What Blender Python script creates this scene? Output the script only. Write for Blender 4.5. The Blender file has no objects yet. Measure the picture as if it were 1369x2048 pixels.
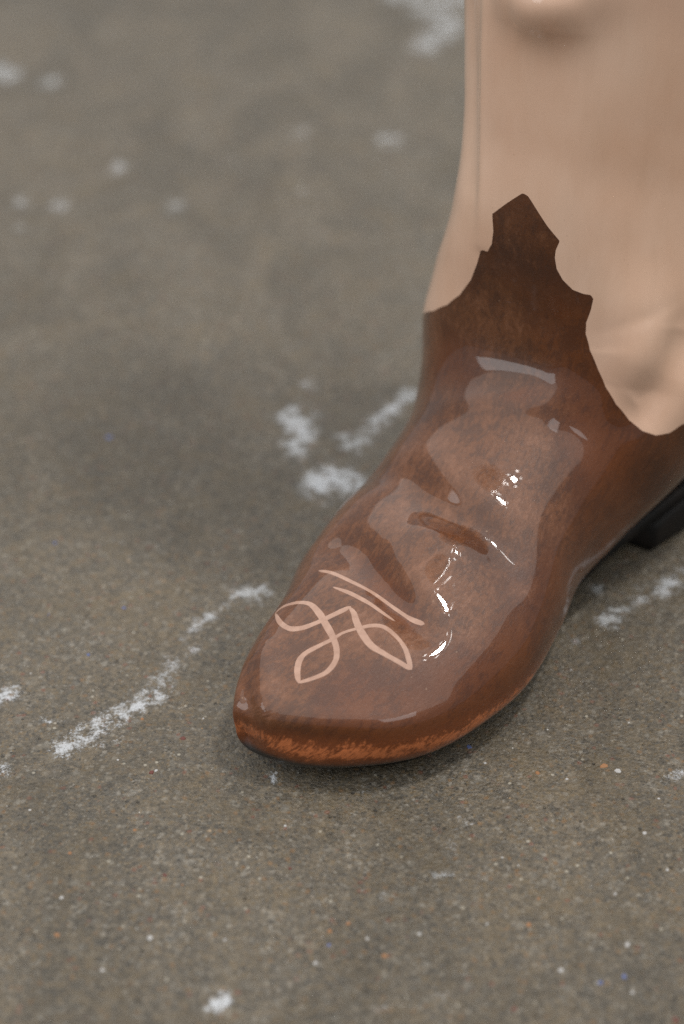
import bpy, bmesh, math, random
import numpy as np
from mathutils import Vector
from mathutils.bvhtree import BVHTree

sc = bpy.context.scene
COL = sc.collection

# ------------------------------------------------------------------ camera
PITCH = math.radians(34.0); DIST = .73; FPX = 3413.0
CAM = np.array([0, -DIST*math.cos(PITCH), DIST*math.sin(PITCH)])
cd = bpy.data.cameras.new('camera'); cam = bpy.data.objects.new('camera', cd); COL.objects.link(cam)
cam.location = CAM; cam.rotation_euler = (math.pi/2-PITCH, 0, 0)
cd.sensor_fit = 'VERTICAL'; cd.sensor_height = 36; cd.sensor_width = 24; cd.lens = FPX/2048*36
cd.clip_start = .01; cd.clip_end = 60
cd.dof.use_dof = True; cd.dof.focus_distance = .600; cd.dof.aperture_fstop = 4.5; cd.dof.aperture_blades = 0
sc.camera = cam
FW = np.array([0, math.cos(PITCH), -math.sin(PITCH)]); UP = np.array([0, math.sin(PITCH), math.cos(PITCH)])
def ray(x, y):
    d = FW*FPX + np.array([1., 0, 0])*(x-684.5) - UP*(y-1024); return d/np.linalg.norm(d)
def ground(x, y, z=0):
    d = ray(x, y); return CAM + d*(z-CAM[2])/d[2]

# ------------------------------------------------------------------ world and lamps
W = bpy.data.worlds.new('World'); sc.world = W; W.use_nodes = True
W.node_tree.nodes['Background'].inputs[0].default_value = (.93, .97, 1.0, 1)
W.node_tree.nodes['Background'].inputs[1].default_value = .40
def lamp(name, loc, target, sx, sy, rad, col=(1, 1, 1)):
    l = bpy.data.lights.new(name, 'AREA'); l.shape = 'RECTANGLE'; l.size = sx; l.size_y = sy
    l.energy = rad*math.pi*sx*sy; l.color = col
    o = bpy.data.objects.new(name, l); COL.objects.link(o); o.location = loc
    o.rotation_euler = (Vector(target)-Vector(loc)).to_track_quat('-Z', 'Y').to_euler(); return o
OBJ = (.05, -.05, .06)
lamp('ceiling_panel', (.4, .9, 2.4), (.4, .9, 0), 6.2, 6.2, 1.10, (1, .965, .92))
lamp('window_panel', (.80, -1.85, 1.70), OBJ, .75, .6, 3.2, (.95, .98, 1))
lamp('side_fill_panel', (-2.3, -1.1, 1.3), OBJ, 1.3, 1.2, 3.4, (.95, .98, 1))  # soft fill added at the left to brighten the ankle side
LP = (.68, -.10, 2.2)
lamp('ceiling_lamp', LP, OBJ, .13, .16, 270, (1, .97, .93))
for k in range(5):
    a = k*2*math.pi/5+.3; lamp('ceiling_lamp_strip', (LP[0]+.24*math.cos(a), LP[1]+.24*math.sin(a), LP[2]), OBJ, .035 if k % 2 else .09, .09 if k % 2 else .035, 30, (1, .97, .93))
sc.view_settings.view_transform = 'Standard'; sc.view_settings.look = 'None'
sc.view_settings.exposure = 0; sc.view_settings.gamma = 1
sc.cycles.use_denoising = False
sc.cycles.max_bounces = 8

# ------------------------------------------------------------------ object helpers
def link(name, me, mat=None, parent=None):
    o = bpy.data.objects.new(name, me); COL.objects.link(o)
    if mat: me.materials.append(mat)
    if parent: o.parent = parent
    return o
def mesh_np(name, V, T, nrm=None, attrs=None):
    V = np.asarray(V, np.float32); T = np.asarray(T, np.int32); k = T.shape[1]
    me = bpy.data.meshes.new(name)
    me.vertices.add(len(V)); me.vertices.foreach_set('co', V.ravel())
    me.loops.add(T.size); me.loops.foreach_set('vertex_index', T.ravel())
    me.polygons.add(len(T)); me.polygons.foreach_set('loop_start', np.arange(0, T.size, k, dtype=np.int32))
    me.update(calc_edges=True); me.validate()
    me.polygons.foreach_set('use_smooth', np.ones(len(me.polygons), bool))
    for a, v in (attrs or {}).items():
        at = me.attributes.new(a, 'FLOAT', 'POINT'); at.data.foreach_set('value', np.asarray(v, np.float32))
    if nrm is not None:
        me.normals_split_custom_set_from_vertices(np.asarray(nrm, np.float32))
    return me
class NT:
    def __init__(s, name):
        s.m = bpy.data.materials.new(name); s.m.use_nodes = True; s.t = s.m.node_tree
        s.b = s.t.nodes['Principled BSDF']
    def n(s, ty, **kw):
        nd = s.t.nodes.new(ty)
        for k, v in kw.items():
            if k.startswith('i_'):
                nd.inputs[k[2:].replace('_', ' ')].default_value = v
            else: setattr(nd, k, v)
        return nd
    def l(s, a, b): s.t.links.new(a, b)
    def put(s, sock, v):
        if hasattr(v, 'is_linked') or hasattr(v, 'links'): s.l(v, sock)
        else: sock.default_value = v
    def noise(s, vec, scale, det=3, rough=.55, dist=0.):
        nd = s.n('ShaderNodeTexNoise'); nd.inputs['Scale'].default_value = scale; nd.inputs['Detail'].default_value = det
        nd.inputs['Roughness'].default_value = rough; nd.inputs['Distortion'].default_value = dist; s.l(vec, nd.inputs['Vector'])
        return nd.outputs['Fac']
    def vor(s, vec, scale, feat='F1', rnd=1.):
        nd = s.n('ShaderNodeTexVoronoi', feature=feat); nd.inputs['Scale'].default_value = scale
        nd.inputs['Randomness'].default_value = rnd; s.l(vec, nd.inputs['Vector']); return nd
    def ramp(s, f, stops, interp='LINEAR'):
        nd = s.n('ShaderNodeValToRGB'); cr = nd.color_ramp; cr.interpolation = interp
        while len(cr.elements) < len(stops): cr.elements.new(.5)
        for e, (p, c) in zip(cr.elements, stops):
            e.position = p; e.color = (c, c, c, 1) if isinstance(c, (int, float)) else (*c, 1)
        s.l(f, nd.inputs[0]); return nd.outputs[0]
    def mix(s, f, a, b, mode='MIX'):
        nd = s.n('ShaderNodeMix', data_type='RGBA', blend_type=mode)
        s.put(nd.inputs[0], f); s.put(nd.inputs[6], (*a, 1) if isinstance(a, tuple) else a)
        s.put(nd.inputs[7], (*b, 1) if isinstance(b, tuple) else b); return nd.outputs[2]
    def math(s, op, a, b=0., c=0., clamp=False):
        nd = s.n('ShaderNodeMath', operation=op, use_clamp=clamp)
        s.put(nd.inputs[0], a); s.put(nd.inputs[1], b); s.put(nd.inputs[2], c); return nd.outputs[0]
    def attr(s, name): return s.n('ShaderNodeAttribute', attribute_name=name).outputs['Fac']
    def co(s): return s.n('ShaderNodeTexCoord').outputs['Object']
    def scale(s, v, sx, sy, sz, rot=(0, 0, 0)):
        nd = s.n('ShaderNodeMapping'); s.l(v, nd.inputs[0]); nd.inputs['Scale'].default_value = (sx, sy, sz)
        nd.inputs['Rotation'].default_value = rot; return nd.outputs[0]
    def bump(s, h, strength, dist, prev=None):
        nd = s.n('ShaderNodeBump'); nd.inputs['Strength'].default_value = strength; nd.inputs['Distance'].default_value = dist
        s.l(h, nd.inputs['Height'])
        if prev is not None: s.l(prev, nd.inputs['Normal'])
        return nd.outputs[0]
    def set(s, **kw):
        for k, v in kw.items():
            k = k.replace('_', ' '); s.put(s.b.inputs[k], (*v, 1) if isinstance(v, tuple) and len(v) == 3 else v)

def glaze(t, vec, rough=.03, ior=1.5, wav=1.0):
    t.set(Coat_Weight=1.0, Coat_Roughness=rough, Coat_IOR=1.41)
    rip = t.bump(t.noise(vec, 55, 2, .5), .22*wav, .0006)
    t.l(rip, t.b.inputs['Coat Normal'])

# ---- brown boot paint
def mat_boot():
    t = NT('brown_boot_glaze'); c = t.co()
    uv = t.n('ShaderNodeCombineXYZ'); t.l(t.attr('along'), uv.inputs[0]); t.l(t.attr('round'), uv.inputs[1])
    streak = t.scale(uv.outputs[0], .35, 1.6, 1)
    rust = t.mix(t.ramp(t.noise(c, 28, 4, .6), [(.35, 0.), (.65, 1.)]), (.056, .015, .003), (.120, .034, .0055))
    dark = t.mix(t.ramp(t.noise(c, 45, 4, .6), [(.45, 0.), (.75, .6)]), rust, (.045, .018, .009))
    # milky scumble brushed over the top faces
    n1 = t.noise(c, 26, 7, .66, 1.4)
    n2 = t.noise(streak, 120, 5, .65, .5)
    n3 = t.noise(c, 560, 4, .75)
    f = t.math('ADD', t.math('MULTIPLY', n1, .66), t.math('ADD', t.math('MULTIPLY', n2, .24), t.math('MULTIPLY', n3, .20)))
    f = t.math('ADD', f, t.math('MULTIPLY', t.math('SUBTRACT', t.attr('milk'), .5), .30))
    f = t.math('SUBTRACT', f, t.math('MULTIPLY', t.attr('rust'), .22))
    fm = t.ramp(f, [(.46, 0.), (.53, .45), (.63, 1.)])
    milk = t.mix(t.ramp(n3, [(.3, 0.), (.7, 1.)]), (.100, .032, .009), (.168, .061, .021))
    base = t.mix(t.math('MULTIPLY', fm, .9), dark, milk)
    base = t.mix(t.math('MULTIPLY', t.math('MAXIMUM', t.attr('rust'), 0.), .55), base, (.130, .033, .0045))
    # worn flecks and fine brush marks
    fl = t.math('ADD', t.math('MULTIPLY', t.noise(t.scale(uv.outputs[0], .6, 1.3, 1), 300, 5, .8, .5), .6), t.math('MULTIPLY', t.noise(c, 60, 3, .6), .4))
    base = t.mix(t.math('MULTIPLY', t.ramp(fl, [(.505, 0.), (.55, 1.)]), .58), base, t.mix(t.attr('rust'), (.050, .016, .006), (.060, .015, .003)))
    base = t.mix(t.math('MULTIPLY', t.ramp(fl, [(.40, 1.), (.46, 0.)]), t.math('ADD', t.math('MULTIPLY', fm, .45), .08)), base, (.215, .088, .042))
    # bare copper brush strokes along the sole edge
    ed = t.attr('edge')
    cs = t.noise(t.scale(uv.outputs[0], 1.3, 2.3, 1), 360, 4, .75, 1.)
    cl = t.noise(c, 150, 4, .7)
    cf = t.math('ADD', t.math('ADD', t.math('MULTIPLY', cs, .6), t.math('MULTIPLY', cl, .4)), t.math('MULTIPLY', t.math('SUBTRACT', ed, .5), .28))
    cf = t.ramp(cf, [(.575, 0.), (.665, 1.)])
    base = t.mix(t.math('MULTIPLY', t.ramp(ed, [(.0, 0.), (.8, 1.)]), .8), base, (.15, .034, .0045))
    base = t.mix(t.math('MULTIPLY', cf, .9), base, (.46, .135, .042))
    # tiny pale specks
    v = t.vor(c, 210); sp = t.ramp(v.outputs['Distance'], [(.0, 1.), (.09, 0.)])
    pick = t.ramp(t.n('ShaderNodeSeparateColor').outputs[0] if 0 else t.noise(c, 90, 1, .5), [(.62, 0.), (.66, 1.)])
    base = t.mix(t.math('MULTIPLY', t.math('MULTIPLY', sp, pick), .5), base, (.55, .38, .26))
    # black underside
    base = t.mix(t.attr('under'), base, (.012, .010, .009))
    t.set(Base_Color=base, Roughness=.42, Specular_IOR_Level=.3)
    b = t.bump(n3, .25, .0004); b = t.bump(cs, .5, .0005, b); t.l(b, t.b.inputs['Normal'])
    glaze(t, c, .025); return t.m
def mat_leg():
    t = NT('pale_tan_glaze'); c = t.co()
    n = t.noise(t.scale(c, 1, 1, .6), 22, 4, .6)
    base = t.mix(t.ramp(n, [(.3, 0.), (.7, 1.)]), (.70, .44, .30), (.79, .55, .41))
    n2 = t.noise(t.scale(c, 1, 1, .2), 140, 4, .65)
    base = t.mix(t.math('MULTIPLY', t.ramp(n2, [(.45, 0.), (.8, 1.)]), .18), base, (.50, .31, .19))
    n3 = t.noise(c, 9, 2, .5)
    base = t.mix(t.math('MULTIPLY', t.ramp(n3, [(.45, 0.), (.75, 1.)]), .5), base, (.58, .345, .25))
    v = t.vor(c, 320); sp = t.ramp(v.outputs['Distance'], [(.0, 1.), (.10, 0.)])
    pick = t.ramp(t.noise(c, 70, 1, .5), [(.58, 0.), (.64, 1.)])
    base = t.mix(t.math('MULTIPLY', t.math('MULTIPLY', sp, pick), .45), base, (.16, .08, .045))
    t.set(Base_Color=base, Roughness=.5, Specular_IOR_Level=.3)
    t.l(t.bump(n2, .15, .0004), t.b.inputs['Normal'])
    glaze(t, c, .05); return t.m
def mat_line():
    t = NT('pale_pink_line_glaze'); c = t.co()
    base = t.mix(t.ramp(t.noise(c, 260, 4, .65), [(.35, 0.), (.7, 1.)]), (.35, .20, .14), (.45, .275, .20))
    t.set(Base_Color=base, Roughness=.5, Specular_IOR_Level=.3); glaze(t, c, .03); return t.m
def mat_sole():
    t = NT('black_sole_glaze'); c = t.co()
    base = t.mix(t.ramp(t.noise(c, 80, 4, .6), [(.4, 0.), (.8, 1.)]), (.006, .0055, .005), (.018, .012, .009))
    t.set(Base_Color=base, Roughness=.6, Specular_IOR_Level=.25); return t.m

# ---- concrete
def mat_floor():
    t = NT('worn_concrete'); c = t.co()
    warp = t.n('ShaderNodeMixRGB'); warp.inputs[0].default_value = .0025
    nn = t.n('ShaderNodeTexNoise'); nn.inputs['Scale'].default_value = 60; t.l(c, nn.inputs['Vector'])
    t.l(c, warp.inputs[1]); t.l(nn.outputs['Color'], warp.inputs[2]); cw = warp.outputs[0]
    big = t.noise(c, 6, 4, .6, .4); mid = t.noise(c, 26, 5, .65)
    base = t.mix(t.ramp(big, [(.35, 0.), (.65, 1.)]), (.155, .135, .110), (.190, .155, .112))
    base = t.mix(t.math('MULTIPLY', t.ramp(mid, [(.35, 0.), (.7, 1.)]), .55), base, (.165, .150, .130))
    dk = t.noise(c, 14, 6, .7, .5)
    base = t.mix(t.math('MULTIPLY', t.ramp(dk, [(.52, 0.), (.70, 1.)]), .45), base, (.085, .078, .066))
    # sand grains of many colours
    def grains(vec, sc_, stops, f):
        v = t.vor(vec, sc_); sp = t.n('ShaderNodeSeparateColor'); t.l(v.outputs['Color'], sp.inputs[0])
        col = t.ramp(sp.outputs[0], stops, 'CONSTANT'); m = t.ramp(v.outputs['Distance'], [(.25, 1.), (.75, 0.)])
        return col, t.math('MULTIPLY', m, f), sp.outputs[1]
    g, m, _ = grains(cw, 900, [(0, (.075, .065, .048)), (.16, (.20, .17, .135)), (.34, (.24, .175, .095)), (.5, (.16, .15, .135)), (.66, (.30, .25, .19)), (.84, (.36, .345, .33)), (.93, (.04, .038, .033))], .9)
    base = t.mix(m, base, g)
    gm, mm, rm = grains(cw, 330, [(0, (.07, .062, .05)), (.25, (.24, .19, .13)), (.45, (.13, .115, .095)), (.62, (.30, .265, .22)), (.75, (.20, .15, .09)), (.88, (.34, .33, .32))], .8)
    base = t.mix(t.math('MULTIPLY', mm, t.ramp(rm, [(.3, 0.), (.8, .8)])), base, gm)
    st_ = t.noise(c, 38, 5, .75, .6); base = t.mix(t.math('MULTIPLY', t.ramp(st_, [(.50, 0.), (.64, 1.)]), .45), base, (.22, .165, .09))
    base = t.mix(t.math('MULTIPLY', t.ramp(t.noise(cw, 300, 4, .8), [(.50, 0.), (.66, 1.)]), .55), base, (.055, .05, .042))
    g2, m2, r2 = grains(cw, 560, [(0, (.13, .115, .09)), (.3, (.20, .17, .13)), (.52, (.30, .17, .07)), (.6, (.15, .14, .13)), (.78, (.40, .38, .36)), (.88, (.06, .058, .055)), (.95, (.26, .10, .06))], 1.)
    base = t.mix(t.math('MULTIPLY', m2, t.ramp(r2, [(.5, 0.), (.7, .65)])), base, g2)
    # pin holes and white pin points
    v3 = t.vor(c, 260); s3 = t.n('ShaderNodeSeparateColor'); t.l(v3.outputs['Color'], s3.inputs[0])
    hole = t.math('MULTIPLY', t.ramp(v3.outputs['Distance'], [(.10, 1.), (.18, 0.)]), t.ramp(s3.outputs[0], [(.86, 0.), (.9, 1.)]))
    base = t.mix(t.math('MULTIPLY', hole, .75), base, (.035, .032, .028))
    wp = t.math('MULTIPLY', t.ramp(v3.outputs['Distance'], [(.10, 1.), (.20, 0.)]), t.ramp(s3.outputs[0], [(.10, 1.), (.12, 0.)]))
    base = t.mix(t.math('MULTIPLY', wp, .8), base, (.62, .60, .56))
    base = t.mix(1.0, base, (.675, .635, .55), 'MULTIPLY')
    # white chalky scuffs, caught on the high grains
    sc_a = t.math('MULTIPLY', t.attr('scuff'), t.ramp(t.noise(c, 150, 3, .7), [(.38, .35), (.58, 1.3)])); fn = t.noise(cw, 1100, 3, .8); fn2 = t.noise(c, 90, 3, .6)
    sf = t.math('ADD', t.math('MULTIPLY', fn, .85), t.math('MULTIPLY', fn2, .35))
    sf = t.math('ADD', sf, t.math('SUBTRACT', t.math('MULTIPLY', sc_a, .36), .38))
    sf = t.ramp(sf, [(.40, 0.), (.62, 1.)])
    base = t.mix(t.math('MULTIPLY', sf, t.math('MINIMUM', t.math('MULTIPLY', sc_a, 3.), .92)), base, (.56, .58, .61))
    damp = t.noise(t.scale(c, 1.4, .8, 1), 11, 7, .7, .8)
    base = t.mix(t.math('MULTIPLY', t.ramp(damp, [(.42, 0.), (.58, 1.)]), .60), base, t.mix(1.0, base, (.52, .51, .46), 'MULTIPLY'))
    # faint general chalk bloom
    bl = t.math('MULTIPLY', t.ramp(t.noise(c, 240, 4, .7), [(.62, 0.), (.78, 1.)]), t.ramp(t.noise(c, 11, 3, .6), [(.42, 0.), (.66, .55)]))
    base = t.mix(bl, base, (.30, .30, .295))
    rgh = t.ramp(fn2, [(.3, .36), (.7, .55)])
    t.set(Base_Color=base, Roughness=rgh, Specular_IOR_Level=.75)
    h = t.math('ADD', t.math('MULTIPLY', t.vor(cw, 700).outputs['Distance'], -.5), t.math('ADD', fn, t.math('MULTIPLY', mid, 1.2)))
    h = t.math('SUBTRACT', h, t.math('MULTIPLY', hole, 1.2))
    t.l(t.bump(h, .8, .0009), t.b.inputs['Normal'])
    return t.m

# ------------------------------------------------------------------ boot and leg shape
TH=np.radians(57)
FA=np.array([np.cos(TH),np.sin(TH),0]);FB=np.array([-np.sin(TH),np.cos(TH),0]);FO=np.array([-.0375,-.1585,0])
# stations in cm: u, top(s,z), bottom(s,z), ridge t, left t, right t, h, n_top, n_bot
ST=[
(0, 0.2, 1.6, 0.25, 1.3, -0.45, -0.35, -0.55, 0.45, 2, 2),
(0.5, 0.05, 2.35, 0.1, 0.9, -0.4, -0.05, -1.4, 0.45, 2.6, 2.2),
(1, 0.3, 2.9, 0.3, 0.72, -0.7, 0.08, -2.64, 0.44, 2.9, 2.4),
(2, 1.4, 3.5, 1.5, 0.55, -1.2, 0.47, -4.8, 0.42, 2.9, 2.6),
(3, 3.1, 4.15, 3.1, 0.47, -1.8, 1.1, -6.3, 0.38, 2.7, 2.7),
(4, 5.2, 4.9, 5.4, 0.45, -2.2, 1.7, -7.1, 0.34, 2.45, 2.7),
(5, 7.6, 5.6, 8, 0.45, -2.4, 2.6, -7.44, 0.33, 2.15, 2.7),
(6, 10.1, 6.5, 11, 0.45, -2.4, 2.77, -7.14, 0.34, 2.15, 2.7),
(7, 12.4, 7.5, 13.8, 0.6, -2.4, 2.58, -6.69, 0.36, 2.15, 2.6),
(8, 14.2, 8.7, 17, 1.1, -2.4, 2.57, -7.1, 0.38, 2.15, 2.5),
(9, 15.2, 10, 20.6, 1.9, -2.4, 3.09, -8.1, 0.43, 2.2, 2.4),
(10, 15.4, 11.6, 25, 2.4, -2.4, 3.8, -8.9, 0.48, 2.25, 2.4),
(11, 15.3, 13.4, 29, 3.2, -2.4, 3.75, -8.8, 0.5, 2.25, 2.3),
(12, 15.2, 15.6, 30, 7, -2.4, 2.95, -8.5, 0.51, 2.2, 2.2),
(13, 15.35, 18.4, 29.2, 13.5, -2.5, 2.68, -8.2, 0.52, 2.1, 2.1),
(14, 15.4, 22.5, 28.6, 21, -2.6, 3.01, -8.2, 0.52, 2.1, 2.1),
(15, 15.4, 28, 28.6, 28, -2.7, 4, -8.4, 0.52, 2.1, 2.1),
(16, 15.2, 36, 28.6, 36, -2.7, 5, -8.6, 0.52, 2.1, 2.1),
(17, 15, 44, 28.6, 44, -2.7, 5.5, -8.8, 0.52, 2.1, 2.1),
]
def interp(tab,u):
    tab=np.array(tab,float);x=tab[:,0];Y=tab[:,1:]
    h=np.diff(x)[:,None];d=np.diff(Y,axis=0)/h
    m=np.zeros_like(Y);m[1:-1]=np.where(d[:-1]*d[1:]>0,2*d[:-1]*d[1:]/(d[:-1]+d[1:]+1e-12),0)
    # blend between pchip and catmull
    cm=np.zeros_like(Y);cm[1:-1]=(d[:-1]+d[1:])/2;cm[0]=d[0];cm[-1]=d[-1];m[0]=d[0];m[-1]=d[-1]
    m=.35*m+.65*cm
    i=np.clip(np.searchsorted(x,u,side='right')-1,0,len(x)-2)
    hh=h[i,0];t=(u-x[i])/hh;t=t[:,None];hh=hh[:,None]
    return (2*t**3-3*t**2+1)*Y[i]+(t**3-2*t**2+t)*hh*m[i]+(-2*t**3+3*t**2)*Y[i+1]+(t**3-t**2)*hh*m[i+1]
def loft(nu,nv,tab=ST):
    u=np.linspace(0,tab[-1][0],nu) if np.isscalar(nu) else nu
    R=interp(tab,u)
    Ts,Tz,Bs,Bz,tc,tl,tr,h,n1,n2=[R[:,k][:,None] for k in range(10)]
    ph=np.linspace(0,2*np.pi,nv,endpoint=False)[None,:]  # 0 = left, pi/2 top
    c,s=np.cos(ph),np.sin(ph)
    n=np.where(s>=0,n1,n2)
    lat=np.sign(c)*np.abs(c)**(2/n);vv=np.abs(s)**(2/n)
    v=np.where(s>=0,h+(1-h)*vv,h-h*vv)
    mid=(tl+tr)/2;hw=(tl-tr)/2
    # ridge shift: the centre moves toward tc with height
    t=mid+hw*lat+(tc-mid)*np.clip((v-h)/(1-h),0,1)**1.5
    S=Bs+(Ts-Bs)*v;Z=Bz+(Tz-Bz)*v
    return np.stack([S,t,Z],-1)/100
def world(L): return FO+L[...,0:1]*FA+L[...,1:2]*FB+L[...,2:3]*np.array([0,0,1.])


# non-uniform rings: fine over the boot, coarser up the leg
ub = np.concatenate([np.linspace(0, 1, 46, endpoint=False), np.linspace(1, 14, 520, endpoint=False), np.linspace(14, 17, 90)])
NU, NV = len(ub), 460
G = world(loft(ub, NV)); V0 = G.reshape(-1, 3)
def grid_quads(nu, nv):
    i = np.arange(nu-1)[:, None]; j = np.arange(nv)[None, :]; jn = (j+1) % nv
    return np.stack([i*nv+j, i*nv+jn, (i+1)*nv+jn, (i+1)*nv+j], -1).reshape(-1, 4)
Q = grid_quads(NU, NV)
def grid_normals(Gx):
    du = np.gradient(Gx, axis=0); dv = np.roll(Gx, -1, 1)-np.roll(Gx, 1, 1)
    n = np.cross(dv, du); n /= np.linalg.norm(n, axis=-1, keepdims=True)+1e-12
    if ((Gx-Gx.mean(1, keepdims=True))*n).sum() < 0: n = -n
    return n
N0 = grid_normals(G)
bvh0 = BVHTree.FromPolygons([tuple(v) for v in V0], [tuple(q) for q in Q.tolist()])
def hit(x, y, tree=None):
    loc, n, i, d = (tree or bvh0).ray_cast(Vector(CAM), Vector(ray(x, y)))
    return loc, n, i
def smooth_px(pts, step=6., closed=False):
    P = [np.array(p, float) for p in pts]
    if len(P) < 3: P = [P[0], (P[0]+P[1])/2, P[1]]
    E = [P[-1]]+P+[P[0], P[1]] if closed else [2*P[0]-P[1]]+P+[2*P[-1]-P[-2]]
    out = []
    for k in range(1, len(E)-2):
        a, b, c, d = E[k-1:k+3]; n = max(2, int(np.linalg.norm((c-b)[:2])/step))
        for t in np.arange(n)/n:
            out.append(.5*((2*b)+(-a+c)*t+(2*a-5*b+4*c-d)*t*t+(-a+3*b-3*c+d)*t**3))
    if not closed: out.append(P[-1])
    return out

# creases and swellings, traced on the surface: (pixels, radius m, height m)
FOLD = [
 ([(905, 806), (960, 804), (1020, 804), (1075, 800), (1105, 790)], .0065, .0020),
 ([(935, 762), (985, 745), (1050, 752), (1090, 768)], .0105, -.0016),
 ([(1108, 690), (1120, 740), (1114, 800), (1098, 840)], .0050, .0012),
 ([(745, 945), (800, 945), (850, 985), (915, 1032), (965, 1064), (1010, 1115), (1020, 1150)], .0090, -.0046),
 ([(830, 915), (900, 955), (990, 1020)], .0090, .0018),
 ([(780, 1070), (860, 1120), (915, 1180)], .0100, .0018),
 ([(850, 1060), (905, 1078), (958, 1100)], .0060, .0024),
 ([(680, 1085), (720, 1110), (765, 1160), (808, 1205), (842, 1250)], .0078, -.0044),
 ([(790, 1130), (830, 1175), (865, 1225)], .0070, .0026),
 ([(1365, 660), (1340, 745), (1300, 815), (1280, 830)], .0095, -.0055),
 ([(1275, 640), (1290, 700), (1260, 780)], .0160, .0035),
 ([(1040, -18), (1100, 0), (1170, -22)], .0115, .0120),
 ([(978, 0), (975, 180), (969, 360), (966, 490)], .0034, .0026),
 ([(945, 0), (945, 180), (940, 360)], .0060, -.0016),
 ([(534, 1290), (522, 1350), (522, 1405), (530, 1436)], .0050, .0026),
 ([(500, 1345), (500, 1400), (505, 1440)], .0050, -.0020),
 ([(528, 1440), (600, 1440), (700, 1446), (800, 1444), (900, 1412)], .0045, .0012),
 ([(540, 1470), (620, 1482), (720, 1486)], .0050, -.0008),
 ([(1200, 860), (1150, 852), (1120, 850)], .0090, -.0012),
]
disp = np.zeros(len(V0))
for px, rad, dep in FOLD:
    P3 = [hit(*p)[0] for p in smooth_px(px, 3)]
    P3 = np.array([tuple(p) for p in P3 if p is not None])
    if len(P3) < 4: continue
    for _ in range(6): P3[1:-1] = .5*P3[1:-1]+.25*(P3[:-2]+P3[2:])
    P3 = P3[::2]
    lo, hi = P3.min(0)-3*rad, P3.max(0)+3*rad
    idx = np.where(((V0 > lo) & (V0 < hi)).all(1))[0]
    d = np.min(np.linalg.norm(V0[idx, None, :]-P3[None], axis=2), axis=1)
    # taper at both ends
    k = np.argmin(np.linalg.norm(V0[idx, None, :]-P3[None], axis=2), axis=1)/max(1, len(P3)-1)
    disp[idx] += dep*np.exp(-(d/rad)**2)*np.clip(np.sin(np.pi*(.12+.76*k)), 0, 1)**.7
def lump(V, f, seed):
    r = np.random.RandomState(seed); s = np.zeros(len(V))
    for _ in range(7):
        k = r.normal(size=3)*f; s += np.sin(V@k+r.uniform(0, 6.28))
    return s/7
disp += .0006*lump(V0, 60, 1)+.00018*lump(V0, 150, 2)
D2 = disp.reshape(NU, NV)
for _ in range(6): D2[1:-1] = .5*D2[1:-1]+.25*(D2[:-2]+D2[2:]); D2 = .5*D2+.25*(np.roll(D2, 1, 1)+np.roll(D2, -1, 1))
disp = D2.ravel()
fade = np.clip(ub/1.0, 0, 1)[:, None]*np.ones((1, NV))
G = G+N0*(disp.reshape(NU, NV)*fade)[..., None]
N1 = grid_normals(G)
V1 = G.reshape(-1, 3); n1 = N1.reshape(-1, 3)
bvh = BVHTree.FromPolygons([tuple(v) for v in V1], [tuple(q) for q in Q.tolist()])

# surface coordinates: 'along' metres from the toe, 'round' metres round the section
ring = np.linalg.norm(np.roll(G, -1, 1)-G, axis=2)
rnd = np.cumsum(ring, axis=1)-ring; rnd -= rnd[:, [NV//4]]
alo = np.concatenate([[0], np.cumsum(np.linalg.norm(np.diff(G[:, NV//4], axis=0), axis=1))])[:, None]*np.ones((1, NV))

# ---- where brown meets pale: traced outline, carried round the back
def uv_hit(x, y):
    loc, n, i = hit(x, y, bvh)
    if loc is None: return None
    qi, qj = divmod(i, NV); loc = np.array(loc)
    # refine inside the quad
    best = None
    for a in np.linspace(0, 1, 9):
        for b in np.linspace(0, 1, 9):
            p = (G[qi, qj]*(1-a)+G[qi+1, qj]*a)*(1-b)+(G[qi, (qj+1) % NV]*(1-a)+G[qi+1, (qj+1) % NV]*a)*b
            d = ((p-loc)**2).sum()
            if best is None or d < best[0]: best = (d, qi+a, qj+b)
    return best[1], best[2]
EDGE = [(848, 627), (868, 622), (895, 610), (920, 590), (942, 560), (954, 528), (961, 502), (966, 500), (975, 504), (984, 488), (987, 462), (985, 428),
        (1012, 408), (1046, 386), (1056, 392), (1074, 420), (1095, 452), (1120, 482), (1112, 500), (1110, 515), (1114, 538), (1126, 560), (1146, 580), (1168, 588), (1182, 590),
        (1187, 598), (1182, 620), (1173, 645), (1172, 668), (1180, 700), (1196, 738), (1212, 775), (1232, 808), (1258, 840), (1285, 862), (1312, 871), (1340, 866), (1366, 848)]
E_uv = [uv_hit(*p) for p in EDGE]; E_uv = [e for e in E_uv if e is not None]
def unwrap(j): return j if j < NV*.75 else j-NV    # phi 0 = left side, NV/4 top, NV/2 right side
E_uv = [(u, unwrap(j)) for u, j in E_uv]
E_uv = sorted([E_uv[0]], key=lambda e: 0)+E_uv[1:]
# E_uv runs from left (small j) to right (large j); close round the heel with two soft scallops
u0, j0 = E_uv[0]; u1, j1 = E_uv[-1]
back = []
for t in np.linspace(0, 1, 40)[1:]:
    j = j1+(j0+NV-j1)*t
    u = u1+(u0-u1)*t+np.interp(t, [0, .25, .5, .75, 1], [0, 70, 105, 45, 0])
    back.append((u, j))
poly = np.array(E_uv+back)      # open curve covering one whole turn
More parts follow.
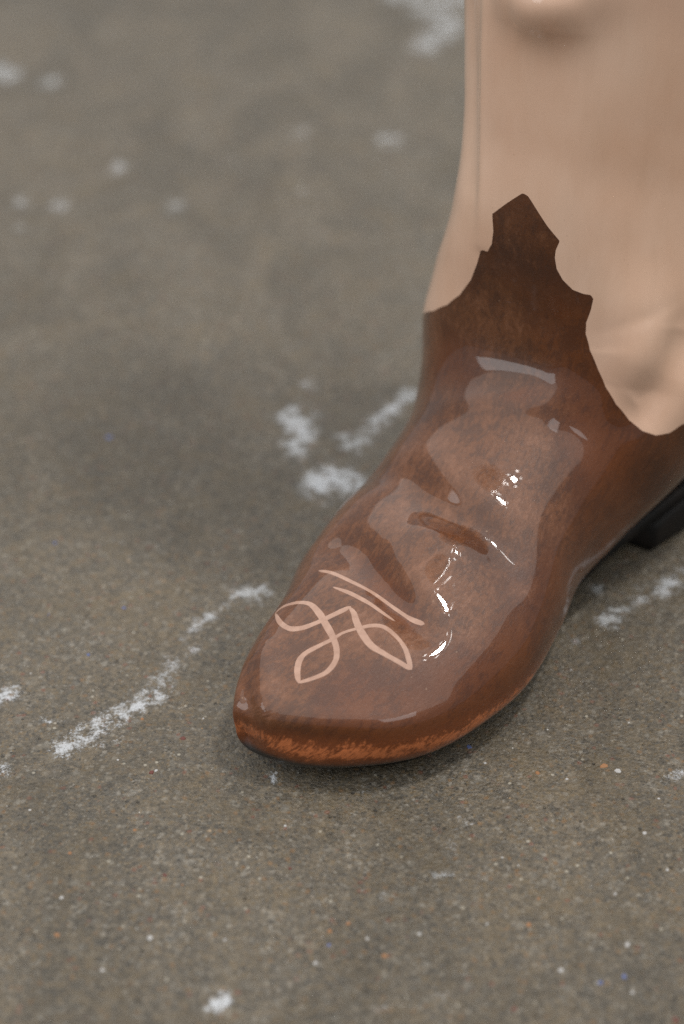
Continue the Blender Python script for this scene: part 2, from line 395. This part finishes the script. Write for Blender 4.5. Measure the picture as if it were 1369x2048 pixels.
# signed distance in (ring index, column) space scaled to metres
us = np.median(np.linalg.norm(np.diff(G[300:520], axis=0), axis=2)); vs = np.median(ring[300:520])
ii, jj = np.meshgrid(np.arange(NU), np.arange(NV), indexing='ij')
base_lim = (ii > 200) & (ii < 566)
sd = np.where(ii <= 200, -1., 1.).astype(float)
pts = np.stack([ii[base_lim]*us, jj[base_lim]*vs], 1)
best = np.full(len(pts), 9.); inside = np.zeros(len(pts), int)
for sh in (-NV, 0, NV):
    A = poly[:-1].copy(); B = poly[1:].copy()
    for a, b in zip(A, B):
        a = np.array([a[0]*us, (a[1]+sh)*vs]); b = np.array([b[0]*us, (b[1]+sh)*vs])
        if max(a[1], b[1]) < -.05 or min(a[1], b[1]) > NV*vs+.05: continue
        ab = b-a; t = np.clip(((pts-a)@ab)/(ab@ab+1e-15), 0, 1)
        best = np.minimum(best, np.linalg.norm(pts-(a+t[:, None]*ab), axis=1))
        # count crossings of a ray going up the leg (increasing u)
        m = ((a[1] > pts[:, 1]) != (b[1] > pts[:, 1]))
        uc = a[0]+(pts[:, 1]-a[1])/(b[1]-a[1]+1e-15)*(b[0]-a[0])
        inside += (m & (uc > pts[:, 0])).astype(int)
sd[base_lim] = np.where(inside % 2 == 1, -best, best)
sd = sd.ravel()+1e-7

# painted attributes
Zr = G[..., 2]; bot = Zr.min(1, keepdims=True)
h_above = Zr-np.where(ub[:, None] < 3, .0048, bot)
right = np.clip((rnd-.0)/.05, 0, 1)
nz = N1[..., 2]
edge = np.clip(1.2-np.abs(h_above-.0128)/.0072, 0, 1)*np.clip(1.4-(alo-.0)/.50, 0, 1)
edge = np.where(ub[:, None] > 11, 0, edge)
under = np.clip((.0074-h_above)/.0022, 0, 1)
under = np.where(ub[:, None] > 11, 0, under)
milk = np.clip(.5+.55*(h_above/np.maximum(Zr.max(1, keepdims=True)-bot, .02)-.45), 0, 1)
milk = np.clip(milk-np.clip((ub[:, None]-9.3)/1.5, 0, 1)*.55, 0, 1)
milk = np.clip(milk-.5*np.clip((rnd-.055)/.03, 0, 1), 0, 1)
AT = {'along': alo.ravel(), 'round': rnd.ravel(), 'edge': edge.ravel(), 'under': under.ravel(), 'milk': milk.ravel()}

PATCH = [  # rust underpaint and dark reflections (+), milky glaze and toe sheen (-), painted in
 ([(900, 690), (885, 730)], .010, .9), ([(945, 740), (950, 775)], .009, .9), ([(875, 1058), (950, 1092)], .0060, .5),
 ([(700, 1100), (760, 1165), (820, 1228)], .0060, .7), ([(760, 1200), (815, 1245)], .006, .7), ([(640, 1385), (690, 1375)], .009, .9),
 ([(760, 1395), (850, 1385), (930, 1350)], .012, .8), ([(1160, 640), (1170, 760), (1230, 880)], .016, .8), ([(1150, 920), (1180, 1000), (1140, 1100)], .018, .5),
 ([(1090, 1180), (1040, 1290), (960, 1380)], .016, .6), ([(560, 1455), (700, 1462), (850, 1450), (950, 1400)], .010, .7), ([(1020, 790), (1060, 790)], .004, .8),
 ([(800, 945), (830, 960)], .008, .5), ([(1230, 850), (1215, 900)], .010, .7), ([(1260, 1000), (1220, 1080)], .010, .5),
 ([(550, 1350), (570, 1400)], .011, -1.2), ([(620, 1040), (700, 1080)], .012, -.3), ([(880, 860), (820, 920), (760, 1000)], .018, -.7),
 ([(880, 1150), (900, 1200)], .012, -.7), ([(1020, 930), (1060, 1000)], .018, -.6), ([(1000, 760), (1010, 740)], .008, -.8), ([(850, 1010), (930, 1000)], .008, -.5)]
rustv = np.zeros(len(V1))
for px, rad, st in PATCH:
    P3 = [hit(*p, bvh)[0] for p in smooth_px(px, 8)]
    P3 = np.array([tuple(p) for p in P3 if p is not None])
    lo, hi = P3.min(0)-2.5*rad, P3.max(0)+2.5*rad
    idx = np.where(((V1 > lo) & (V1 < hi)).all(1))[0]
    d = np.min(np.linalg.norm(V1[idx, None, :]-P3[None], axis=2), axis=1)
    rustv[idx] += st*np.exp(-(d/rad)**2)
AT['rust'] = np.clip(rustv, -1.2, 1.2)

# ---- split the surface along the outline into boot and leg
T = np.concatenate([Q[:, [0, 1, 2]], Q[:, [0, 2, 3]]])
neg = sd[T] < 0; cnt = neg.sum(1)
brown = T[cnt == 3].tolist(); pale = T[cnt == 0].tolist()
Vx = V1.tolist(); Nx = n1.tolist(); AX = {k: v.tolist() for k, v in AT.items()}; cache = {}
def cut(a, b):
    k = (min(a, b), max(a, b))
    if k not in cache:
        a, b = k; t = sd[a]/(sd[a]-sd[b]); t = min(max(t, .001), .999)
        cache[k] = len(Vx); Vx.append((V1[a]*(1-t)+V1[b]*t).tolist()); n = n1[a]*(1-t)+n1[b]*t; Nx.append((n/np.linalg.norm(n)).tolist())
        for q in AX: AX[q].append(AX[q][a]*(1-t)+AX[q][b]*t)
    return cache[k]
for tri in T[(cnt == 1) | (cnt == 2)].tolist():
    s = [sd[v] < 0 for v in tri]; lone = (sum(s) == 1)
    k = [i for i in range(3) if s[i] == lone][0]
    a, b, c = tri[k], tri[(k+1) % 3], tri[(k+2) % 3]; ab, ca = cut(a, b), cut(a, c)
    one, two = (brown, pale) if lone else (pale, brown)
    one.append([a, ab, ca]); two += [[ab, b, c], [ab, c, ca]]
Vx = np.array(Vx); Nx = np.array(Nx); AX = {k: np.array(v) for k, v in AX.items()}
def piece(name, tris, caps=()):
    tris = np.array(tris); used, inv = np.unique(tris, return_inverse=True)
    return mesh_np(name, Vx[used], inv.reshape(-1, 3), Nx[used], {k: v[used] for k, v in AX.items()})
# orientation check
tt = np.array(brown[1000]); fn = np.cross(Vx[tt[1]]-Vx[tt[0]], Vx[tt[2]]-Vx[tt[0]])
if fn@Nx[tt[0]] < 0:
    brown = [t[::-1] for t in brown]; pale = [t[::-1] for t in pale]
# close the toe pole and the top of the leg
top = list(range((NU-1)*NV, NU*NV)); ctr = len(Vx)
Vx = np.vstack([Vx, V1[top].mean(0)+[0, 0, .002], V1[:NV].mean(0)]); Nx = np.vstack([Nx, [0, 0, 1], -FA])
AX = {k: np.append(v, [v[top[0]], v[0]]) for k, v in AX.items()}
for j in range(NV):
    a, b = (NU-1)*NV+j, (NU-1)*NV+(j+1) % NV
    f = np.cross(Vx[b]-Vx[a], Vx[ctr]-Vx[a]); pale.append([a, b, ctr] if f[2] > 0 else [b, a, ctr])
    a, b = j, (j+1) % NV
    f = np.cross(Vx[b]-Vx[a], Vx[ctr+1]-Vx[a]); brown.append([a, b, ctr+1] if f@FA < 0 else [b, a, ctr+1])

M_BOOT, M_LEG, M_LINE, M_SOLE = mat_boot(), mat_leg(), mat_line(), mat_sole()
root = bpy.data.objects.new('boot_figure', None); COL.objects.link(root); root.location = (.1, .0, 0)
bpy.context.view_layer.update()
def child(name, me, mat, parent=root):
    o = link(name, me, mat, parent)
    if parent is root: o.matrix_parent_inverse = root.matrix_world.inverted()
    return o
root['label'] = 'glossy brown glazed boot with pale scroll lines on the toe, below a tan leg'
root['category'] = 'sculpture'
upper = child('boot_upper', piece('boot_upper', brown), M_BOOT)
leg = child('leg', piece('leg', pale), M_LEG); leg['label'] = 'pale tan glazed leg above the scalloped brown edge'

# ---- sole and heel: slabs following the boot's own outline
def slab(name, ua, ue, inset, zlo, ztop_off, n=90):
    us_ = np.linspace(ua, ue, n); R = interp(ST, us_)
    S = R[:, 2]; tl = R[:, 5]-inset; tr = R[:, 6]+inset; zt = R[:, 3]+ztop_off
    L = []; Rr = []
    for k in range(n):
        L.append((S[k], tl[k], zt[k])); Rr.append((S[k], tr[k], zt[k]))
    loop = L+Rr[::-1]
    loop = np.array(loop)
    # rounded ends
    m = len(loop); rings = []
    ctr_ = loop.mean(0)
    for f, zz in ((0, 1.), (.10, .93), (.14, .7), (.14, .3), (.07, .07), (-.06, 0.)):
        rg = loop.copy(); d = rg[:, :2]-np.array([rg[:, 0], np.full(m, ctr_[1])]).T
        off = np.sign(rg[:, 1]-(tl.mean()+tr.mean())/2)*(f-.0)
        rg[:, 1] += off
        zl = zlo(rg[:, 0]); rg[:, 2] = zl+(loop[:, 2]-zl)*zz; rings.append(rg)
    Vv = np.concatenate([world(r/100) for r in rings]); F = []
    for a in range(len(rings)-1):
        for k in range(m): F.append((a*m+k, a*m+(k+1) % m, (a+1)*m+(k+1) % m, (a+1)*m+k))
    me = bpy.data.meshes.new(name); F.append(tuple(range(m-1, -1, -1))); F.append(tuple((len(rings)-1)*m+k for k in range(m)))
    me.from_pydata([tuple(v) for v in Vv], [], F); me.update()
    bm = bmesh.new(); bm.from_mesh(me); bmesh.ops.recalc_face_normals(bm, faces=bm.faces); bm.to_mesh(me); bm.free()
    for p in me.polygons: p.use_smooth = len(p.vertices) == 4
    return me
spring = lambda s: np.maximum(0.02, .95*np.clip((5.0-s)/5.0, 0, 1)**1.5+np.clip((s-14.5)/5, 0, 1)*1.15)
child('sole', slab('sole', 1.5, 10.6, 1.35, spring, .10), M_SOLE)
child('heel', slab('heel', 8.8, 10.9, 1.1, lambda s: 0*s+.02, -.4, 30), M_SOLE)

# ---- pale painted lines on the toe
def ribbon(name, px, w0, off, closed=False, widths=None):
    pts = smooth_px([(*p,) for p in px], 4, closed)
    P3, NN = [], []
    for p in pts:
        loc, n, i = hit(p[0], p[1], bvh)
        qi, qj = divmod(i, NV); nn = N1[qi, qj]
        P3.append(np.array(loc)); NN.append(nn)
    P3 = np.array(P3); n = len(P3)
    wd = np.interp(np.linspace(0, 1, n), np.linspace(0, 1, len(widths or [1, 1])), widths or [1, 1])*w0
    rs = np.random.RandomState(len(px)*7+int(px[0][0])); jit = np.convolve(rs.normal(size=n+8), np.ones(5)/5, 'same')[4:4+n]
    wd *= 1+.10*jit
    if closed: tan = np.roll(P3, -1, 0)-np.roll(P3, 1, 0)
    else: tan = np.gradient(P3, axis=0)
    NV_, K = [], 9; vv, nn_ = [], []
    for k in range(n):
        t_ = tan[k]/np.linalg.norm(tan[k]); b_ = np.cross(NN[k], t_); b_ /= np.linalg.norm(b_)
        taper = 1.
        if not closed:
            e = min(k, n-1-k)/4.; taper = math.sqrt(max(0., 1-(1-min(e, 1))**2))*.999+.001
        for q in range(K):
            x = -1+2*q/(K-1); p = P3[k]+b_*x*wd[k]*.5*taper
            loc, nr, i, d = bvh.find_nearest(Vector(p))
            qi, qj = divmod(i, NV); nr = N1[qi, qj]
            hgt = off if abs(x) < .99 else -.0002
            vv.append(np.array(loc)+nr*hgt); nn_.append(nr)
    F = []
    for k in range(n if closed else n-1):
        k2 = (k+1) % n
        for q in range(K-1): F.append((k*K+q, k*K+q+1, k2*K+q+1, k2*K+q))
    F = np.array(F); f0 = np.cross(vv[F[0][1]]-vv[F[0][0]], vv[F[0][2]]-vv[F[0][0]])
    if f0@nn_[0] < 0: F = F[:, ::-1]
    return mesh_np(name, vv, F, nn_)
LW = .0030
LINES = [
 ('stitch_line', [(637, 1141), (665, 1146), (705, 1164), (745, 1185), (790, 1217), (822, 1238), (850, 1249)], [.8, 1.1, 1., 1., .9, 1., 1.3], 'longer upper line across the vamp'),
 ('stitch_line', [(666, 1174), (700, 1186), (738, 1206), (765, 1225), (791, 1243)], [.5, 1.1, 1.05, .8, .45], 'shorter lower line across the vamp'),
 ('scroll_line', [(551, 1227), (560, 1218), (575, 1210), (600, 1205), (622, 1209), (640, 1228), (650, 1245), (664, 1270), (673, 1295), (672, 1320), (655, 1343), (628, 1356), (596, 1366)], [.6, .8, .9, 1., 1.3, 1.5, 1.3, 1.2, 1.2, 1.1, .9, .9, .8], 'outer outline from the left tip down to the lower tip'),
 ('scroll_line', [(599, 1368), (595, 1345), (599, 1322), (612, 1306), (640, 1291), (664, 1279), (684, 1267), (704, 1260), (724, 1255), (745, 1251), (768, 1254), (790, 1270), (808, 1292), (816, 1312), (823, 1341)], [1.1, 1.3, 1.3, 1.1, .9, .8, .6, .6, .8, .9, .9, .9, .9, 1., 1.1], 'outline from the lower tip over to the right tip'),
 ('scroll_line', [(551, 1226), (561, 1245), (580, 1257), (604, 1256), (630, 1247), (650, 1238), (675, 1226), (703, 1213)], [.8, 1.1, 1.2, 1.1, 1., 1.1, 1.2, 1.], 'lower outline of the left petal up to the middle peak'),
 ('scroll_line', [(699, 1214), (708, 1226), (713, 1242), (722, 1262), (742, 1290), (770, 1308), (800, 1325), (824, 1340)], [1., 1.3, 1.4, 1.4, 1.1, 1., 1., .9], 'outline from the middle peak down to the right tip'),
]
for k, (nm, px, wds, lab) in enumerate(LINES):
    o = child(nm, ribbon(nm, px, LW*.68, .00008+.00003*k, False, wds), M_LINE); o['label'] = lab

# ------------------------------------------------------------------ floor
M_FLOOR = mat_floor()
def axis(lo, hi, step, out, r=1.25):
    a = list(np.arange(lo, hi+1e-9, step)); s = step; x = a[-1]
    while x < out: s *= r; x += s; a.append(x)
    s = step; x = a[0]; pre = []
    while x > -out: s *= r; x -= s; pre.append(x)
    return np.array(pre[::-1]+a)
gx = axis(-.29, .29, .0022, 6.); gy = axis(-.31, .80, .0026, 6.)
XX, YY = np.meshgrid(gx, gy); FV = np.stack([XX.ravel(), YY.ravel(), 0*XX.ravel()], 1)
nx, ny = len(gx), len(gy)
i = np.arange(ny-1)[:, None]; j = np.arange(nx-1)[None]
FQ = np.stack([i*nx+j, i*nx+j+1, (i+1)*nx+j+1, (i+1)*nx+j], -1).reshape(-1, 4)
# white scuffs where the photograph has them: (pixels, radius px, strength)
SCUFF = [
 ([(130, 1495), (190, 1455), (250, 1425), (300, 1395), (330, 1375)], 22, 1.0), ([(310, 1385), (325, 1345), (345, 1330)], 20, .75),
 ([(378, 1305), (390, 1300)], 11, .9), ([(375, 1270), (410, 1235), (440, 1215)], 14, .8), ([(480, 1190), (525, 1182)], 22, .85),
 ([(500, 1205), (545, 1210)], 12, .5), ([(585, 835), (605, 860), (595, 890)], 28, 1.25), ([(610, 830), (630, 830)], 14, .8),
 ([(630, 965), (665, 955), (700, 965)], 28, 1.5), ([(690, 880), (720, 890)], 24, .95), ([(740, 860), (780, 820), (820, 790)], 22, 1.0),
 ([(740, 970), (650, 1000)], 14, .7), ([(-10, 1395), (25, 1385)], 18, .95), ([(85, 1440), (120, 1445)], 7, .8), ([(0, 1530), (20, 1545)], 10, .8),
 ([(200, 1490), (240, 1480)], 9, .6), ([(-5, 140), (20, 150)], 26, 1.4), ([(100, 165)], 26, 1.2), ([(235, 335)], 22, 1.1), ([(45, 405)], 24, 1.0),
 ([(122, 410)], 20, 1.3), ([(40, 455)], 20, .6), ([(352, 412)], 26, 1.0), ([(600, 265)], 26, .9), ([(780, 280)], 28, 1.1), ([(690, 205)], 20, .6),
 ([(850, 20), (900, 45), (850, 90)], 34, 1.2), ([(790, -10), (930, 0)], 30, 1.2), ([(460, 320)], 18, .6), ([(610, 380)], 18, .6),
 ([(620, 770)], 20, .7), ([(440, 805)], 16, .5), ([(155, 510)], 14, .6), ([(1215, 1240), (1240, 1225)], 20, 1.1), ([(1195, 1180)], 16, .8),
 ([(1270, 1190), (1330, 1180), (1369, 1150)], 22, .8), ([(1150, 1285)], 12, .7), ([(430, 2015), (445, 2000)], 14, 1.4), ([(868, 1752), (890, 1750), (925, 1746)], 6, 1.0),
 ([(925, 1635), (945, 1650)], 6, 1.2), ([(750, 2020), (850, 1995), (900, 1985)], 10, .45), ([(715, 1580), (735, 1578)], 5, 1.1), ([(770, 1795)], 10, .9),
 ([(905, 1700), (910, 1660)], 10, .6), ([(1330, 1560), (1369, 1545)], 9, .7), ([(170, 1010), (200, 990)], 12, .3), ([(490, 1460), (520, 1470)], 8, .5),
 ([(300, 1000), (310, 1090)], 12, .3), ([(550, 1560), (545, 1540)], 7, .9), ([(560, 1290), (600, 1110)], 12, .3), ([(1240, 1455), (1260, 1440)], 10, .5),
]
sf = np.zeros(len(FV))
for px, r, st in SCUFF:
    pp = smooth_px(px, 12) if len(px) > 1 else [np.array(px[0], float)]
    st *= 1 if px[0][1] > 600 else .72
    for p in pp:
        c = ground(*p); rx = 1.05*np.linalg.norm(ground(p[0]+r, p[1])-c); ry = rx*1.5
        q = ((FV[:, 0]-c[0])/rx)**2+((FV[:, 1]-c[1])/ry)**2
        sf = np.maximum(sf, st*np.exp(-q*.75))
floor = link('concrete_floor', mesh_np('concrete_floor', FV, FQ, None, {'scuff': sf}), M_FLOOR)
floor['kind'] = 'structure'

# ---- chips set in the concrete
def simple(name, col, rough=.6):
    t = NT(name); c = t.co(); n = t.noise(c, 900, 3, .6)
    t.set(Base_Color=t.mix(n, tuple(x*.7 for x in col), tuple(min(1, x*1.25) for x in col)), Roughness=rough); return t.m
CH = {'white': simple('white_chip_stone', (.40, .39, .38), .4), 'orange': simple('orange_chip_stone', (.27, .13, .055)), 'red': simple('red_chip_stone', (.12, .035, .025)),
      'blue': simple('blue_chip_paint', (.10, .13, .28)), 'tan': simple('tan_chip_stone', (.27, .20, .13)), 'black': simple('black_chip_stone', (.02, .02, .02))}
def chip_mesh(seed, mat):
    r = np.random.RandomState(seed); bm = bmesh.new(); n = r.randint(6, 9)
    ang = np.sort(r.uniform(0, 2*np.pi, n)+np.linspace(0, 1, n)*.01); rr = r.uniform(.6, 1., n)
    ang = np.linspace(0, 2*np.pi, n, endpoint=False)+r.uniform(-.25, .25, n)
    bot = [bm.verts.new((math.cos(a)*q, math.sin(a)*q, -.15)) for a, q in zip(ang, rr)]
    topv = [bm.verts.new((math.cos(a)*q*.72, math.sin(a)*q*.72, .22+r.uniform(-.06, .06))) for a, q in zip(ang, rr)]
    for k in range(n): bm.faces.new((bot[k], bot[(k+1) % n], topv[(k+1) % n], topv[k]))
    bm.faces.new(topv); me = bpy.data.meshes.new('stone_chip'); bm.to_mesh(me); bm.free(); me.materials.append(mat); return me
VAR = {c: [chip_mesh(11*k+s, m) for s in range(3)] for k, (c, m) in enumerate(CH.items())}
CHIPS = [(1208, 1532, 15, 'orange'), (1236, 1542, 12, 'white'), (1076, 1546, 8, 'orange'), (366, 1477, 11, 'red'), (303, 1545, 9, 'red'), (313, 1541, 6, 'white'),
 (330, 1750, 8, 'red'), (580, 1737, 8, 'red'), (938, 1494, 9, 'blue'), (177, 1310, 8, 'blue'), (110, 1086, 6, 'blue'), (248, 1216, 6, 'blue'), (218, 875, 11, 'blue'), (98, 1229, 4, 'blue'),
 (1202, 1966, 10, 'blue'), (1249, 1953, 9, 'blue'), (658, 1890, 6, 'blue'), (300, 1876, 11, 'white'), (631, 1926, 9, 'white'), (1123, 1940, 10, 'white'), (840, 1868, 7, 'white'), (1255, 1890, 9, 'white'),
 (205, 1940, 8, 'white'), (971, 1526, 6, 'white'), (571, 1652, 6, 'white'), (1005, 1715, 5, 'white'), (1037, 1731, 5, 'white'), (1290, 1666, 8, 'white'), (1231, 1788, 6, 'white'), (1134, 1558, 6, 'white'),
 (124, 1795, 7, 'white'), (407, 1437, 5, 'white'), (553, 1545, 7, 'white'), (285, 1438, 6, 'orange'), (697, 1847, 9, 'orange'), (770, 1912, 11, 'orange'), (1058, 1850, 9, 'orange'), (660, 1862, 8, 'orange'),
 (140, 1706, 7, 'orange'), (115, 1870, 9, 'orange'), (270, 1660, 6, 'orange'), (1078, 1797, 6, 'orange'), (258, 1122, 7, 'tan'), (1028, 2018, 10, 'red'), (1352, 2040, 12, 'red'), (448, 1321, 6, 'black'),
 (205, 1890, 6, 'black'), (735, 1877, 7, 'white'), (450, 1880, 7, 'white'), (1318, 1597, 5, 'white'), (870, 1452, 5, 'white'), (1143, 1340, 5, 'white'), (236, 1520, 5, 'white'), (420, 1662, 7, 'tan'), (975, 1848, 6, 'white'), (60, 1620, 5, 'white'),
 (1265, 1985, 8, 'white'), (365, 1770, 5, 'orange'), (1335, 1740, 6, 'white')]
rs = random.Random(3)
for x, y, r, c in CHIPS:
    g = ground(x, y); rr = np.linalg.norm(ground(x+r, y)-g)*.8
    o = bpy.data.objects.new('stone_chip', rs.choice(VAR[c])); COL.objects.link(o); o.parent = floor
    o.location = (g[0], g[1], 0); o.rotation_euler = (0, 0, rs.uniform(0, 6.28)); o.scale = (rr, rr*rs.uniform(.7, 1.25), min(rr, .0012)*.8)
    if c in ('blue', 'red'): o['label'] = c+' chip set in the concrete'

# ---- loose sand grit, one mass
r = np.random.RandomState(5); NG = 9000
cx = r.uniform(-.2, .2, NG); cy = r.uniform(-.29, .12, NG); sz = r.lognormal(-8.55, .38, NG)
oct_ = np.array([(1, 0, 0), (0, 1, 0), (-1, 0, 0), (0, -1, 0), (0, 0, 1.)]); of = np.array([(0, 1, 4), (1, 2, 4), (2, 3, 4), (3, 0, 4)])
ang = r.uniform(0, 6.28, NG); ca, sa = np.cos(ang), np.sin(ang)
o3 = oct_[None]*sz[:, None, None]*r.uniform(.55, 1.2, (NG, 5, 1)); o3[..., 2] *= .55
P = np.stack([o3[..., 0]*ca[:, None]-o3[..., 1]*sa[:, None]+cx[:, None], o3[..., 0]*sa[:, None]+o3[..., 1]*ca[:, None]+cy[:, None], o3[..., 2]-.00005], -1).reshape(-1, 3)
GF = (of[None]+5*np.arange(NG)[:, None, None]).reshape(-1, 3)
t = NT('sand_grit'); rv = t.attr('tone')
t.set(Base_Color=t.ramp(rv, [(0, (.05, .045, .04)), (.25, (.17, .14, .10)), (.5, (.22, .19, .15)), (.68, (.32, .20, .10)), (.78, (.40, .38, .34)), (.93, (.65, .64, .62))], 'CONSTANT'), Roughness=.5)
me = mesh_np('sand_grit', P, GF, None, {'tone': np.repeat(r.uniform(0, 1, NG), 5)})
me.polygons.foreach_set('use_smooth', np.zeros(len(me.polygons), bool))
go = link('sand_grit', me, t.m, floor); go['kind'] = 'stuff'
